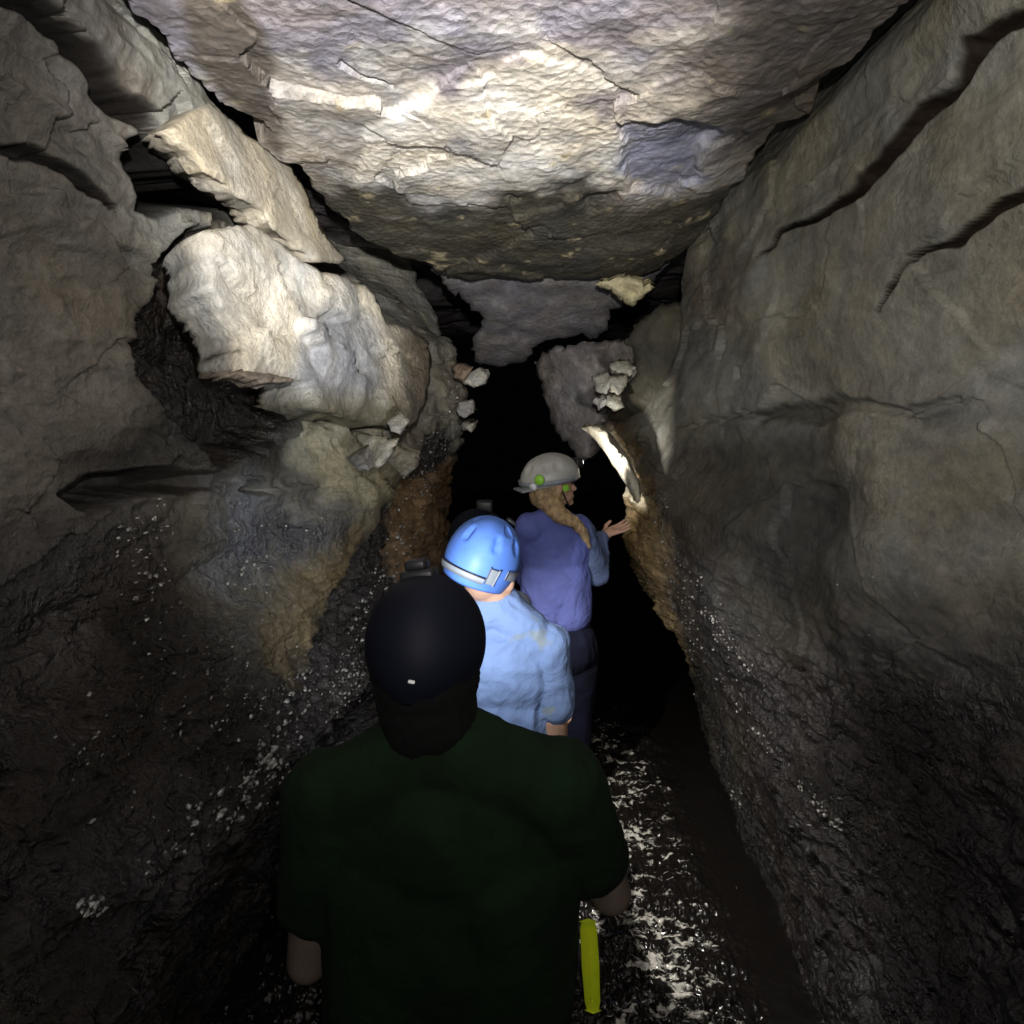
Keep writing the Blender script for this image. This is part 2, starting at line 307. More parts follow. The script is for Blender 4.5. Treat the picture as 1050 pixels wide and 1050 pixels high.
def build_wall(name, side, nz=740):
    zz = np.linspace(-2.3, 1.3, nz)
    Yg, Zg = np.meshgrid(YS, zz, indexing='ij')
    T = XL if side < 0 else XR
    Xg = T(Yg, Zg)
    P = np.stack([Xg, Yg, Zg], -1)
    # smooth the table's creases
    for _ in range(6):
        P[:, 1:-1, 0] = (P[:, :-2, 0]+P[:, 1:-1, 0]*2+P[:, 2:, 0])/4
        P[1:-1, :, 0] = (P[:-2, :, 0]+P[1:-1, :, 0]*2+P[2:, :, 0])/4
    u, v = uv(P); front = P[..., 1] > .3
    wob = fbm(P, 7, 4, 3)*7; wob2 = fbm(P, 7, 4, 9)*7
    uw, vw = u+wob, v+wob2
    inw = np.stack([-side*np.ones_like(Xg), np.zeros_like(Xg), np.zeros_like(Xg)], -1)
    d = np.zeros_like(Xg)        # positive = into the passage
    tint = np.zeros(P.shape)+np.array([.27, .265, .225]); wet = np.zeros_like(Xg)+.25
    def paint(sd, soft, c, w=None):
        nonlocal tint, wet
        k = (ss(sd, -soft, soft)*front)[..., None]; tint = tint*(1-k)+np.array(c)*k
        if w is not None: wet = wet*(1-k[..., 0])+w*k[..., 0]
    if side < 0:
        d += fbm(P, (1.2, .9, 1.4), 3, 21)*.05
        d += facets(P+fbm(P, 4, 3, 5)[..., None]*.05, (4.5, 3.0, 5.5), 31)*.045
        d += fbm(P, (7, 5, 9), 4, 41, .55, True)*.011
        d += np.minimum(fbm(P, (9, 3.5, 12), 3, 47), .2)*.010
        low = ss(-P[..., 2], .35, .9)
        d += low*(fbm(P, (14, 12, 20), 3, 51, .6, True)*.012)
        d -= .16*(1-ss(dline(uw, vw, CR_B), .3, 1.45))*front
        d -= .06*(1-ss(dline(uw, vw, CR_C), .4, 1.3))*front
        d -= .38*ss(sdp(uw, vw, PIT), -5, 7)*front
        d -= .16*ss(sdp(uw, vw, REC), -3, 16)*front
        d -= .20*ss(sdp(uw, vw, SLOT), -3, 10)*front
        d -= .12*ss(sdp(uw, vw, SLOT2), -2, 6)*front
        d -= .12*ss(sdp(uw, vw, SLOT3), -2, 6)*front
        gl = ss(sdp(uw, vw, GLIT), -4, 10)*front
        d -= .05*gl
        d += gl*facets(P, 26, 61)*.028
        # furrows running down the wet wall
        fur = ss(sdp(uw, vw, poly(100, 510, 215, 510, 225, 640, 190, 720, 110, 640)), -20, 30)*front
        d += fur*np.maximum(fbm(P*np.array([1, 22, 4]), 1, 3, 63), -.3)*.016
        bl = fbm(P, (1.6, 1.3, 1.8), 4, 181, .55); paint((bl-.3)*60, 26, (.17, .155, .13), .3)
        ck = np.minimum(dline(uw, vw, CR_B), dline(uw, vw, CR_C)); paint((1.4-ck)*12, 3.5, (.020, .016, .013), .05)  # crack mud, painted near-black to give the grooves their shade
        paint(sdp(uw, vw, poly(150, 330, 215, 400, 330, 400, 310, 440, 290, 490, 215, 500, 60, 480, 140, 420)), 30, (.045, .041, .034), .6)  # shade below the hollow painted into the rock colour
        paint(sdp(uw, vw, poly(-80, 620, 150, 560, 260, 660, 330, 620, 420, 800, 420, 1200, -80, 1200)), 75, (.020, .017, .017), 1.0)  # lower wall darkened in colour where the lamp light fades
        paint(sdp(uw, vw, MUD_SHADE_L), 90, (.040, .034, .030), 1.0)
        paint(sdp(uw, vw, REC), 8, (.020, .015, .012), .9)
        paint(sdp(uw, vw, PIT)+6, 5, (.008, .007, .006), .1)  # shade inside the pit painted in as near-black
        paint(sdp(uw, vw, BLUE_L)+fbm(P, 14, 4, 66)*14, 26, (.15, .155, .175), .9)
        paint(sdp(uw, vw, CREAM), 10, (.50, .47, .34), .3)
        paint(sdp(uw, vw, LEDGE)+fbm(P, 9, 4, 67)*14, 22, (.25, .20, .115), .7)
        paint(sdp(uw, vw, GLIT), 4, (.05, .045, .045), 1.0)
        paint(sdp(uw, vw, BROWN_L), 5, (.26, .175, .10), .3)
        paint(sdp(uw, vw, SLOT), 6, (.05, .045, .04), .2)
    else:
        d += fbm(P, (.9, .8, 1.1), 3, 121)*.04
        d += fbm(P, (4, 2.6, 5), 4, 141, .55)*.015+facets(P+fbm(P, 4, 3, 6)[..., None]*.06, (2.6, 1.8, 3.2), 145)*.022+np.minimum(fbm(P, (3, 2, 9), 3, 147, .5, True), .35)*.007
        low = ss(-P[..., 2], .45, 1.0)
        d += low*(fbm(P, (9, 8, 13), 4, 151, .6, True)*.012)
        Q2 = np.stack([u, v, 0*u], -1); jx = fbm(Q2, .022, 3, 191, .45)*7; jy = fbm(Q2, .022, 3, 195, .45)*7
        for c, a, lo, hi in ((CR_E, .05, .1, 1.6), (CR_F, .03, .1, 1.7)):
            d -= a*(1-ss(dline(u+jx, v+jy, c)*1.25, lo, hi))*front
        g = 1-ss(dline(uw, vw, CR_G), .3, 1.8); d -= .03*g*front
        ck = np.minimum(dline(u+jx, v+jy, CR_E), dline(u+jx, v+jy, CR_F))*1.3+fbm(Q2, .03, 2, 199)*.3
        d -= .05*ss(sdp(uw, vw, DARK_R), -30, 40)*front
        st = ss(sdp(u, v, STRIP_R), -25, 20)*front
        d += st*(facets(P, (9, 7, 12), 161)*.03+fbm(P, (16, 14, 22), 3, 171, .6, True)*.008)
        bl = fbm(P, (1.6, 1.3, 1.8), 4, 181, .55); paint((bl-.25)*60, 26, (.17, .15, .125), .35)
        paint((1.3-ck)*12, 3.5, (.020, .012, .007), .05)  # dark mud in the seams, deepened in colour to read as occlusion
        paint(sdp(uw, vw, MUD_SHADE_R), 100, (.034, .029, .028), .95)
        paint(sdp(uw, vw, poly(700, 780, 1100, 860, 1100, 1150, 760, 1150)), 110, (.022, .018, .018), .9)  # foot of the wall darkened in colour for the light falloff
        paint(sdp(uw, vw, DARK_R), 45, (.07, .066, .056), .5)
        paint(sdp(uw, vw, STRIP_R), 9, (.33, .24, .125), .7)
        br = ss(dline(u, v, [(610, 445, 14), (650, 500, 16), (680, 570, 12)]), 2, .5)
        paint(sdp(uw, vw, poly(596, 434, 625, 436, 655, 480, 662, 520, 640, 512, 615, 462)), 5, (.55, .50, .38), .3)
        g2 = 1-ss(dline(uw, vw, [(770, 480, 10), (845, 500, 9), (850, 420, 9), (780, 428, 8)]), .3, 2)
        paint(g2*10-6, 5, (.10, .095, .075), .3)
    P[..., 0] += inw[..., 0]*d
    V = P
    nodules(side, P, np.stack([-side*np.ones_like(Xg), -.25+0*Xg, .2+0*Xg], -1))
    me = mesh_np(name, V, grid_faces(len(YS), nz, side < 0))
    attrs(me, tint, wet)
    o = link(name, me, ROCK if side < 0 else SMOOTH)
    return tag(o, kind='structure')
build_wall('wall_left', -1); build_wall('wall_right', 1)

# ------------------------------------------------------------------ ceiling
def build_ceiling():
    cy = np.array([-2.2, 1.5, 2.1, 2.6, 3.0, 3.3, 3.6, 3.9, 4.25, 4.45])
    cz = np.array([.86, .84, .85, .84, .80, .76, .70, .66, .64, .95])
    ly = np.array([-2.2, 1.6, 2.1, 2.6, 3.0, 3.4, 3.8, 4.2, 4.5]); lx = np.array([-.95, -.94, -.92, -.90, -.86, -.78, -.58, -.40, -.35])
    ry = np.array([-2.2, 1.6, 2.1, 2.8, 3.4, 4.1, 4.5]); rx = np.array([.88, .88, .93, .93, .90, .82, .78])
    ys = np.concatenate([np.linspace(-2.2, .85, 30)[:-1], 1/np.linspace(1/.85, 1/4.45, 560)])
    ts = np.linspace(0, 1, 640); Y, Tt = np.meshgrid(ys, ts, indexing='ij')
    xl = np.interp(Y, ly, lx); xr = np.interp(Y, ry, rx)
    ragl = fbm(np.stack([Y*0+3, Y, Y*0], -1), 5, 5, 201, .6)*.045; ragr = fbm(np.stack([Y*0+8, Y, Y*0], -1), 5, 5, 211, .6)*.03
    xl = xl+ragl-.03; xr = xr+ragr-.012
    X = xl+(xr-xl)*Tt
    Z = np.interp(Y, cy, cz)
    for _ in range(6): Z[1:-1] = (Z[:-2]+2*Z[1:-1]+Z[2:])/4
    P = np.stack([X, Y, Z], -1)
    u, v = uv(P); w1 = fbm(P, 6, 4, 5)*8; w2 = fbm(P, 6, 4, 8)*8; front = P[..., 1] > .3
    # vault: a little higher at the sides near the camera, bulging down in the middle further in
    bul = np.interp(Y, [1, 2.2, 3.4, 4], [.0, .02, .02, .01])
    Z = Z - bul*(1-((Tt-.5)*2)**2)
    Z += fbm(P, (1.3, 1.1, 1), 3, 221)*.03 + fbm(P, (5, 4, 5), 4, 231, .5)*.008 + facets(P+fbm(P, 5, 3, 6)[..., None]*.04, (2.6, 2.0, 3), 241)*.022
    Z += fbm(P, (16, 13, 16), 3, 251, .6)*.004
    # scaled off layers
    lay = sdp(u+w1, v+w2, poly(350, 195, 372, 150, 370, 120, 440, 85, 560, 60, 640, 90, 640, 170, 560, 190, 470, 195, 400, 180))
    Z -= .009*ss(lay, -2, 5)*front
    lay2 = sdp(u+w1, v+w2, poly(636, 120, 700, 112, 738, 130, 720, 170, 690, 210, 650, 190, 632, 150)); Z += .025*ss(lay2, -2, 5)*front
    hol = sdp(u+w1, v+w2, poly(590, 190, 640, 186, 640, 205, 600, 212)); Z += .03*ss(hol, -2, 6)*front
    cr = 1-ss(dline(u+w1*.6, v+w2*.6, [(350, 65, 1.5), (385, 78, 2), (400, 88, 1.5)]), .4, 1.4); Z += .03*cr*front
    # edges roll up into the dark side cracks
    el = (X-xl); er = (xr-X)
    Z += .30*(1-ss(el, -.01, .045)) + .30*(1-ss(er, -.01, .05)) + .05*(1-ss(er, 0, .25))
    P[..., 2] = Z
    tint = np.zeros(P.shape)+np.array([.44, .415, .375]); wet = np.zeros_like(X)+.2
    def paint(sd, soft, c, w=None):
        nonlocal tint, wet
        k = (ss(sd, -soft, soft)*front)[..., None]; tint = tint*(1-k)+np.array(c)*k
        if w is not None: wet = wet*(1-k[..., 0])+w*k[..., 0]
    paint(lay, 6, (.68, .65, .58), .2)
    paint(lay2+fbm(P, 14, 4, 68)*12, 12, (.27, .275, .34), .4)
    paint(hol, 5, (.09, .07, .06), .3)
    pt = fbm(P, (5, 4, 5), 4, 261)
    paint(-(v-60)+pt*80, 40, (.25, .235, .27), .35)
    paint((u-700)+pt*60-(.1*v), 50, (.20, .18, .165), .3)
    paint((v-188)+pt*22, 20, (.075, .07, .055), .3)  # vault lip darkened in colour past the edge of the lamp beam
    paint(sdp(u+w1, v+w2, poly(175, -20, 235, -20, 265, 40, 300, 150, 290, 165, 240, 110, 200, 60)), 8, (.13, .115, .10), .3)
    yel = fbm(P, (9, 9, 9), 4, 271); paint((yel-.95)*60, 14, (.46, .40, .26), .3)
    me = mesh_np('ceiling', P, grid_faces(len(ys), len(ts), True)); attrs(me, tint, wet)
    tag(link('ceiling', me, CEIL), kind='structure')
build_ceiling()
# the high dark roof behind the first vault, and the far closing wall
def far_roof():
    ys = np.linspace(3.6, 13, 160); xs = np.linspace(-2.2, 2.2, 120); Y, X = np.meshgrid(ys, xs, indexing='ij')
    P = np.stack([X, Y, 1.02+0*X], -1); P[..., 2] += fbm(P, 1.3, 4, 301)*.08+facets(P, 2.5, 311)*.06
    me = mesh_np('ceiling', P, grid_faces(160, 120, True)); attrs(me, np.zeros(P.shape)+np.array([.1, .09, .09]), np.zeros(X.shape)+.2)
    tag(link('ceiling', me, CEIL), kind='structure')
far_roof()
# ------------------------------------------------------------------ stream
def stream():
    ys = np.concatenate([np.linspace(-2, 1.2, 30)[:-1], 1/np.linspace(1/1.2, 1/13.0, 620)]); xs = np.linspace(-2.1, 2.1, 900)
    Y, X = np.meshgrid(ys, xs, indexing='ij'); P = np.stack([X, Y, 0*X], -1)
    fade = 1
    h = fbm(P, (9, 15, 1), 3, 401, .55)*.016+fbm(P, (34, 50, 1), 3, 411, .6, True)*.008
    fade = .12+.88*ss(.34-np.abs(X-.44), -.05, .12)*ss(4.3-Y, 0, .8)+.5*ss(-.5-X, 0, .1)
    P[..., 2] = WATER+h*fade
    me = mesh_np('water', P, grid_faces(len(ys), len(xs), True))
    m, nt, N, L, B = nodes('stream_water')
    B.inputs['Base Color'].default_value = (.014, .012, .01, 1); B.inputs['Roughness'].default_value = .13; B.inputs['IOR'].default_value = 1.33; B.inputs['Specular IOR Level'].default_value = .9
    tc = N.new('ShaderNodeTexCoord'); n = N.new('ShaderNodeTexNoise'); n.inputs['Scale'].default_value = 60; n.inputs['Detail'].default_value = 3; L.new(tc.outputs['Object'], n.inputs[0])
    b = N.new('ShaderNodeBump'); b.inputs['Distance'].default_value = .002; L.new(n.outputs['Fac'], b.inputs['Height']); L.new(b.outputs[0], B.inputs['Normal'])
    mp = N.new('ShaderNodeMapping'); mp.inputs['Scale'].default_value = (1, 1.7, 1); L.new(tc.outputs['Object'], mp.inputs[0])
    f1 = N.new('ShaderNodeTexNoise'); f1.inputs['Scale'].default_value = 17; f1.inputs['Detail'].default_value = 6; f1.inputs['Roughness'].default_value = .62; f1.inputs['Distortion'].default_value = .8; L.new(mp.outputs[0], f1.inputs[0])
    f2 = N.new('ShaderNodeTexNoise'); f2.inputs['Scale'].default_value = 4.5; f2.inputs['Detail'].default_value = 3; L.new(mp.outputs[0], f2.inputs[0])
    sx = N.new('ShaderNodeSeparateXYZ'); L.new(tc.outputs['Object'], sx.inputs[0])
    def mth(op, a, b):
        q = N.new('ShaderNodeMath'); q.operation = op
        for k_, x_ in enumerate((a, b)):
            if isinstance(x_, (int, float)): q.inputs[k_].default_value = x_
            else: L.new(x_, q.inputs[k_])
        return q.outputs[0]
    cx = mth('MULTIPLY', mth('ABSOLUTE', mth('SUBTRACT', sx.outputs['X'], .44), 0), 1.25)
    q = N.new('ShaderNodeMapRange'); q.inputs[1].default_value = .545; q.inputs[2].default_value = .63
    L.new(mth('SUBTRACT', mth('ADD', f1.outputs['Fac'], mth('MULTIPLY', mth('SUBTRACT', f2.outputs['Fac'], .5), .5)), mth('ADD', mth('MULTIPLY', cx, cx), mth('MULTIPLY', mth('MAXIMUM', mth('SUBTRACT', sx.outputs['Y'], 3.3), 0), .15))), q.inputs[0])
    mx = N.new('ShaderNodeMix'); mx.data_type = 'RGBA'; mx.inputs['A'].default_value = (.012, .01, .009, 1); mx.inputs['B'].default_value = (.8, .77, .7, 1); L.new(q.outputs[0], mx.inputs['Factor']); L.new(mx.outputs['Result'], B.inputs['Base Color'])  # pale flecks painted in as the glints on the stream
    tag(link('water', me, m), kind='structure')
    ys = np.linspace(-2.2, 13, 60); xs = np.linspace(-2.3, 2.3, 40); Y, X = np.meshgrid(ys, xs, indexing='ij'); P = np.stack([X, Y, -2.25+0*X], -1)
    P[..., 2] += fbm(P, 3, 3, 421)*.04
    me = mesh_np('ground', P, grid_faces(60, 40, True)); attrs(me, np.zeros(P.shape)+np.array([.1, .08, .06]), np.zeros(X.shape)+.5)
    tag(link('ground', me, ROCK), kind='structure')
stream()
# ------------------------------------------------------------------ rocks with an outline of their own
def rock(name, label, cat, pts, plane, thick, tint, rnd=.05, edge=14, rough=.012, fac=.02, fsc=9, wet=.25, step=5, mat=None, group=None, tdir=(0, 1, 0), layers=0, seed=0, jit=1.5, tintfn=None):
    """pts: outline seen from the camera; plane: three (u,v,Y) that fix the rock's face; thick: metres behind the face"""
    (u0, v0, y0), (u1, v1, y1), (u2, v2, y2) = plane
    A = np.array([[1, u0, v0], [1, u1, v1], [1, u2, v2]], float); co = np.linalg.solve(A, np.array([1/y0, 1/y1, 1/y2]))
    rs = np.random.RandomState(seed+len(label))
    bd = []
    n = len(pts)
    for k in range(n):
        a = np.array(pts[k], float); b = np.array(pts[(k+1) % n], float); L = np.hypot(*(b-a)); c = max(1, int(L/step))
        for i in range(c):
            q = a+(b-a)*i/c
            if i: q = q+rs.randn(2)*jit
            bd.append(q)
    bd = np.array(bd)
    gx, gy = np.meshgrid(np.arange(bd[:, 0].min(), bd[:, 0].max(), step), np.arange(bd[:, 1].min(), bd[:, 1].max(), step))
    gx = gx+rs.rand(*gx.shape)*step*.5; gy = gy+rs.rand(*gy.shape)*step*.5
    sd = sdp(gx, gy, [tuple(q) for q in bd]); k = sd > step*.55
    inner = np.stack([gx[k], gy[k]], -1); allp = np.concatenate([bd, inner]); nb = len(bd)
    r = delaunay_2d_cdt([Vector(p) for p in allp.tolist()], [], [list(range(nb))], 1, 1e-4)
    vv = np.array([(p.x, p.y) for p in r[0]]); ff = np.array([f for f in r[2] if len(f) == 3])
    sdv = np.maximum(sdp(vv[:, 0], vv[:, 1], [tuple(q) for q in bd]), 0)
    Yv = 1/(co[0]+co[1]*vv[:, 0]+co[2]*vv[:, 1])
    P = at(vv[:, 0], vv[:, 1], Yv)
    q = np.clip(sdv/edge, 0, 1); dome = np.sqrt(1-(1-q)**2)
    t = np.array(tdir, float); t /= np.linalg.norm(t)
    off = rnd*(1-dome)
    nz = fbm(P, 10, 4, seed+501, .55)*rough+facets(P, fsc, seed+511)*fac*q
    if layers: nz = nz+(np.abs(((P[:, 2]+fbm(P, (3, 3, 9), 2, 519)*.02)*layers) % 1-.5)-.25)*.03*q
    F0 = P+t*(off-nz)[:, None]
    n0 = len(P)
    # skirt along the boundary of the triangulation
    from collections import Counter
    ec = Counter(); 
    for f in ff:
        for i in range(3):
            ec[tuple(sorted((f[i], f[(i+1) % 3])))] += 1
    rings = [F0]; faces = [tuple(f) for f in ff]
    cen = P.mean(0)
    prev = 0
    ns = 4
    Bk = [F0+t*thick*(i/ns) + (cen-F0)*(.12*(i/ns)**2)+ (fbm(F0+t*thick*i, 9, 3, 530)[:, None]*.02)*(i < ns) for i in range(1, ns+1)]
    V = np.concatenate([F0]+Bk)
    for f in ff:
        for i in range(3):
            a, b = f[i], f[(i+1) % 3]
            if ec[tuple(sorted((a, b)))] == 1:
                for s in range(ns):
                    o0, o1 = s*n0, (s+1)*n0
                    faces.append((b+o0, a+o0, a+o1)); faces.append((b+o0, a+o1, b+o1))
    for f in ff: faces.append((f[2]+ns*n0, f[1]+ns*n0, f[0]+ns*n0))
    F = np.array(faces); used = np.unique(F); mp = np.full(len(V), -1); mp[used] = np.arange(len(used))
    V = V[used]; F = mp[F]
    c = V.mean(0); base = np.array([c[0], c[1], V[:, 2].min()])
    me = mesh_np(name, V-base, F)
    bm = bmesh.new(); bm.from_mesh(me); bmesh.ops.recalc_face_normals(bm, faces=bm.faces); bm.to_mesh(me); bm.free()
    T = np.zeros(V.shape)+np.array(tint); W = np.zeros(len(V))+wet
    if tintfn:
        uu, vv2 = uv(V); T, W = tintfn(uu, vv2, V, T, W)
    attrs(me, T, W)
    o = link(name, me, mat or ROCK); o.location = base.tolist()
    tag(o, label, cat, group)
    return o
# cream slab wedged under the side crack
rock('rock_slab', 'long cream slab wedged diagonally between the left wall and the ceiling crack', 'rock',
     poly(176, 134, 190, 122, 205, 112, 218, 104, 240, 122, 262, 142, 300, 168, 318, 198, 330, 232, 344, 252, 358, 268, 340, 270, 322, 268, 305, 250, 283, 236, 272, 216, 250, 204, 235, 190, 214, 178, 204, 160, 188, 148),
     [(180, 130, 1.9), (358, 268, 3.3), (215, 180, 2.02)], .16, (.62, .57, .46), .012, 16, .006, .02, 6, .15, 4, tdir=(-.8, .35, .1), seed=3, jit=.6)
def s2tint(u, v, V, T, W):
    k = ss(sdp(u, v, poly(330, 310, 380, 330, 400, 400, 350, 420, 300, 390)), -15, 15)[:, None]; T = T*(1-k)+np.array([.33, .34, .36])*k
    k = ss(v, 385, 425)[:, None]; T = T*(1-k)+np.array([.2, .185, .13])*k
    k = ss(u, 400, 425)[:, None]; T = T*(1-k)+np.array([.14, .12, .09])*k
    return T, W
rock('rock_block', 'large pale fractured block jutting from the left wall beside the dark hollow', 'rock',
     poly(211, 236, 240, 232, 262, 228, 285, 244, 306, 262, 330, 276, 356, 284, 380, 294, 390, 308, 398, 330, 425, 338, 442, 352, 446, 380, 440, 410, 425, 440, 395, 436, 350, 424, 318, 418, 322, 392, 300, 386, 254, 382, 252, 352, 236, 322, 222, 296, 216, 262),
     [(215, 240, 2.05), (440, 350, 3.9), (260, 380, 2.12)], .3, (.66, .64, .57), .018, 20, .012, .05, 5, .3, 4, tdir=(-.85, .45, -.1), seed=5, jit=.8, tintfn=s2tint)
rock('rock_ledge', 'thin pale ledge sticking out under the pale block on the left', 'rock',
     poly(233, 380, 260, 378, 300, 382, 324, 385, 300, 391, 262, 388), [(235, 382, 1.98), (322, 385, 2.6), (262, 388, 2.1)], .14, (.3, .25, .2), .01, 4, .004, .005, 12, .2, 3, tdir=(-.9, .4, -.05), seed=8)
# hanging slab and the layered block behind the vault
rock('rock_slab', 'flat purple grey slab hanging from the roof over the dark passage', 'rock',
     poly(430, 262, 480, 250, 560, 246, 650, 250, 690, 268, 672, 290, 650, 300, 640, 316, 626, 318, 624, 340, 606, 350, 600, 344, 560, 350, 545, 358, 540, 372, 510, 378, 486, 372, 484, 348, 494, 336, 492, 322, 478, 312, 462, 300),
     [(480, 290, 4.5), (630, 290, 4.5), (520, 370, 5.3)], .5, (.15, .143, .145), .05, 8, .012, .02, 7, .3, 4, tdir=(0, 1, .25), seed=11, layers=9)
rock('rock_block', 'layered purple grey block in the far right wall above the helmeted woman', 'rock',
     poly(546, 370, 560, 358, 590, 352, 620, 348, 662, 350, 664, 380, 650, 410, 624, 418, 612, 436, 606, 448, 604, 470, 596, 474, 584, 462, 566, 440, 556, 410),
     [(550, 370, 5.2), (640, 370, 4.45), (575, 450, 5.2)], .6, (.19, .178, .175), .06, 8, .01, .03, 7, .2, 3, tdir=(.3, 1, 0), seed=13, layers=11)
rock('boulder', 'large smooth olive boulder tucked behind the end of the right wall', 'rock',
     poly(636, 350, 650, 330, 672, 312, 690, 306, 720, 320, 730, 380, 715, 430, 690, 440, 660, 438, 640, 436, 622, 432, 616, 410, 640, 398, 650, 380, 646, 360),
     [(640, 350, 4.3), (700, 350, 4.0), (660, 430, 4.25)], .5, (.095, .088, .065), .12, 26, .012, .012, 5, .4, 4, mat=SMOOTH, tdir=(.3, 1, 0), seed=17)
# small broken stones: label, outline, Y, colour
SM = [('pale rounded stone on top of the rock pile under the right boulder', poly(625, 372, 640, 370, 652, 376, 648, 384, 634, 384, 626, 380), 4.1),
      ('pale angular stone at left of the rock pile under the right boulder', poly(606, 386, 622, 382, 628, 392, 622, 404, 612, 400), 4.05),
      ('tall pale split stone at the right of the rock pile under the boulder', poly(626, 386, 644, 384, 642, 396, 634, 406, 624, 402), 4.0),
      ('small grey stone at the foot of the rock pile under the right boulder', poly(610, 408, 618, 404, 624, 412, 616, 420), 4.0),
      ('pale wedge stone below the tall split stone of the rock pile', poly(622, 406, 634, 408, 640, 418, 630, 420, 622, 414), 3.95),
      ('pale triangular stone at the tip of the left rock nose', poly(478, 384, 490, 378, 498, 382, 496, 394, 484, 398, 472, 392), 4.3),
      ('small brown stone behind the pale triangular stone on the left', poly(462, 376, 472, 374, 480, 380, 474, 390, 464, 388), 4.25),
      ('pale broken stone halfway down the left rock nose', poly(468, 414, 482, 412, 484, 424, 474, 430, 466, 422), 4.2),
      ('small pale stone low on the left rock nose', poly(474, 432, 486, 434, 482, 444, 472, 440), 4.2),
      ('bright pale chip at the top of the broken heap on the left ledge', poly(393, 434, 402, 430, 411, 436, 408, 446, 398, 444), 2.85),
      ('flat pale broken slab in the heap on the left ledge', poly(362, 446, 384, 450, 402, 454, 396, 470, 384, 482, 372, 468), 2.75),
      ('small yellowish wedge at the front of the left ledge heap', poly(352, 470, 366, 464, 376, 482, 366, 484), 2.65),
      ('dark edged square stone at the right of the left ledge heap', poly(388, 466, 404, 456, 424, 466, 424, 480, 412, 492, 398, 478), 2.8)]
for k, (lb, pg, Y) in enumerate(SM):
    c = [(.50, .48, .40), (.44, .43, .38), (.52, .5, .42), (.36, .35, .33)][k % 4]
    if 'brown' in lb: c = (.26, .19, .13)
    if 'dark edged' in lb: c = (.24, .22, .17)
    cx = sum(p[0] for p in pg)/len(pg); cyy = sum(p[1] for p in pg)/len(pg)
    tilt = random.uniform(-.12, .12)
    rock('stone', lb, 'stone', pg, [(cx, cyy, Y), (cx+20, cyy, Y+tilt), (cx, cyy+20, Y-.07)], .10 if Y > 3 else .07, c, .03, 6, .004, .02, 16, .35, 2.2, tdir=(.2, 1, .1), seed=60+k, jit=.6, group='loose stones on the cave walls')
rock('rock_ledge', 'brightly lit cream ledge curving down beside the blonde person', 'rock',
     poly(595, 438, 605, 438, 617, 445, 628, 458, 638, 474, 648, 492, 657, 514, 653, 517, 643, 500, 632, 482, 621, 465, 609, 450),
     [(600, 440, 3.75), (655, 495, 3.15), (642, 455, 3.15)], .30, (.60, .55, .42), .01, 6, .003, .004, 12, .5, 3, tdir=(.22, 1, .02), seed=95, jit=.15)
rock('rock_flake', 'bright yellowish flake hanging at the right edge of the vault', 'rock',
     poly(612, 292, 640, 284, 672, 296, 660, 306, 648, 316, 634, 308), [(620, 290, 3.9), (670, 290, 3.75), (640, 312, 3.95)], .1, (.56, .5, .30), .03, 6, .006, .02, 14, .3, 3, tdir=(.1, 1, .4), seed=91)
# ------------------------------------------------------------------ people
def cone(bm, a, b, r0, r1, n=16):
    a = Vector(a); b = Vector(b); d = b-a; L = d.length
    if L > 1e-5:
        m = Matrix.Translation((a+b)/2) @ d.to_track_quat('Z', 'Y').to_matrix().to_4x4()
        bmesh.ops.create_cone(bm, cap_ends=True, segments=n, radius1=r0, radius2=r1, depth=L, matrix=m)
    ball(bm, a, (r0,)*3); ball(bm, b, (r1,)*3)
def ball(bm, c, r, rot=None, n=18):
    m = Matrix.Translation(Vector(c)) @ (rot.to_matrix().to_4x4() if rot else Matrix.Identity(4)) @ Matrix.Diagonal((r[0], r[1], r[2], 1))
    bmesh.ops.create_uvsphere(bm, u_segments=n, v_segments=n//2+3, radius=1, matrix=m)
def chain(bm, pts):
    for (p, r), (q, s) in zip(pts[:-1], pts[1:]): cone(bm, p, q, r, s)
def solid(name, bm, mat, parent, vox=.008, smooth=6, folds=0, fsc=(12, 12, 5), seed=0):
    me = bpy.data.meshes.new(name); bm.to_mesh(me); bm.free()
    t = bpy.data.objects.new('t', me); COL.objects.link(t)
    md = t.modifiers.new('r', 'REMESH'); md.mode = 'VOXEL'; md.voxel_size = vox
    sm = t.modifiers.new('s', 'SMOOTH'); sm.iterations = smooth; sm.factor = .5
    dg = bpy.context.evaluated_depsgraph_get(); ev = t.evaluated_get(dg); out = bpy.data.meshes.new_from_object(ev)
    bpy.data.objects.remove(t); out.name = name
    if folds:
        n = len(out.vertices); co = np.zeros(n*3, np.float32); out.vertices.foreach_get('co', co); nr = np.zeros(n*3, np.float32); out.vertices.foreach_get('normal', nr)
        co = co.reshape(-1, 3).astype(float); nr = nr.reshape(-1, 3)
        w = np.stack([fbm(co, 5, 2, seed+5), fbm(co, 5, 2, seed+7), fbm(co, 5, 2, seed+9)], -1)*.05
        co = co+nr*(fbm(co+w, fsc, 3, seed, .5, True)*folds)[:, None]
        out.vertices.foreach_set('co', co.astype(np.float32).ravel())
    loc = Vector(parent.location)
    out.transform(Matrix.Translation(-loc))
    o = bpy.data.objects.new(name, out); COL.objects.link(o); out.materials.clear(); out.materials.append(mat)
    out.polygons.foreach_set('use_smooth', np.ones(len(out.polygons), bool)); o.parent = parent
    return o
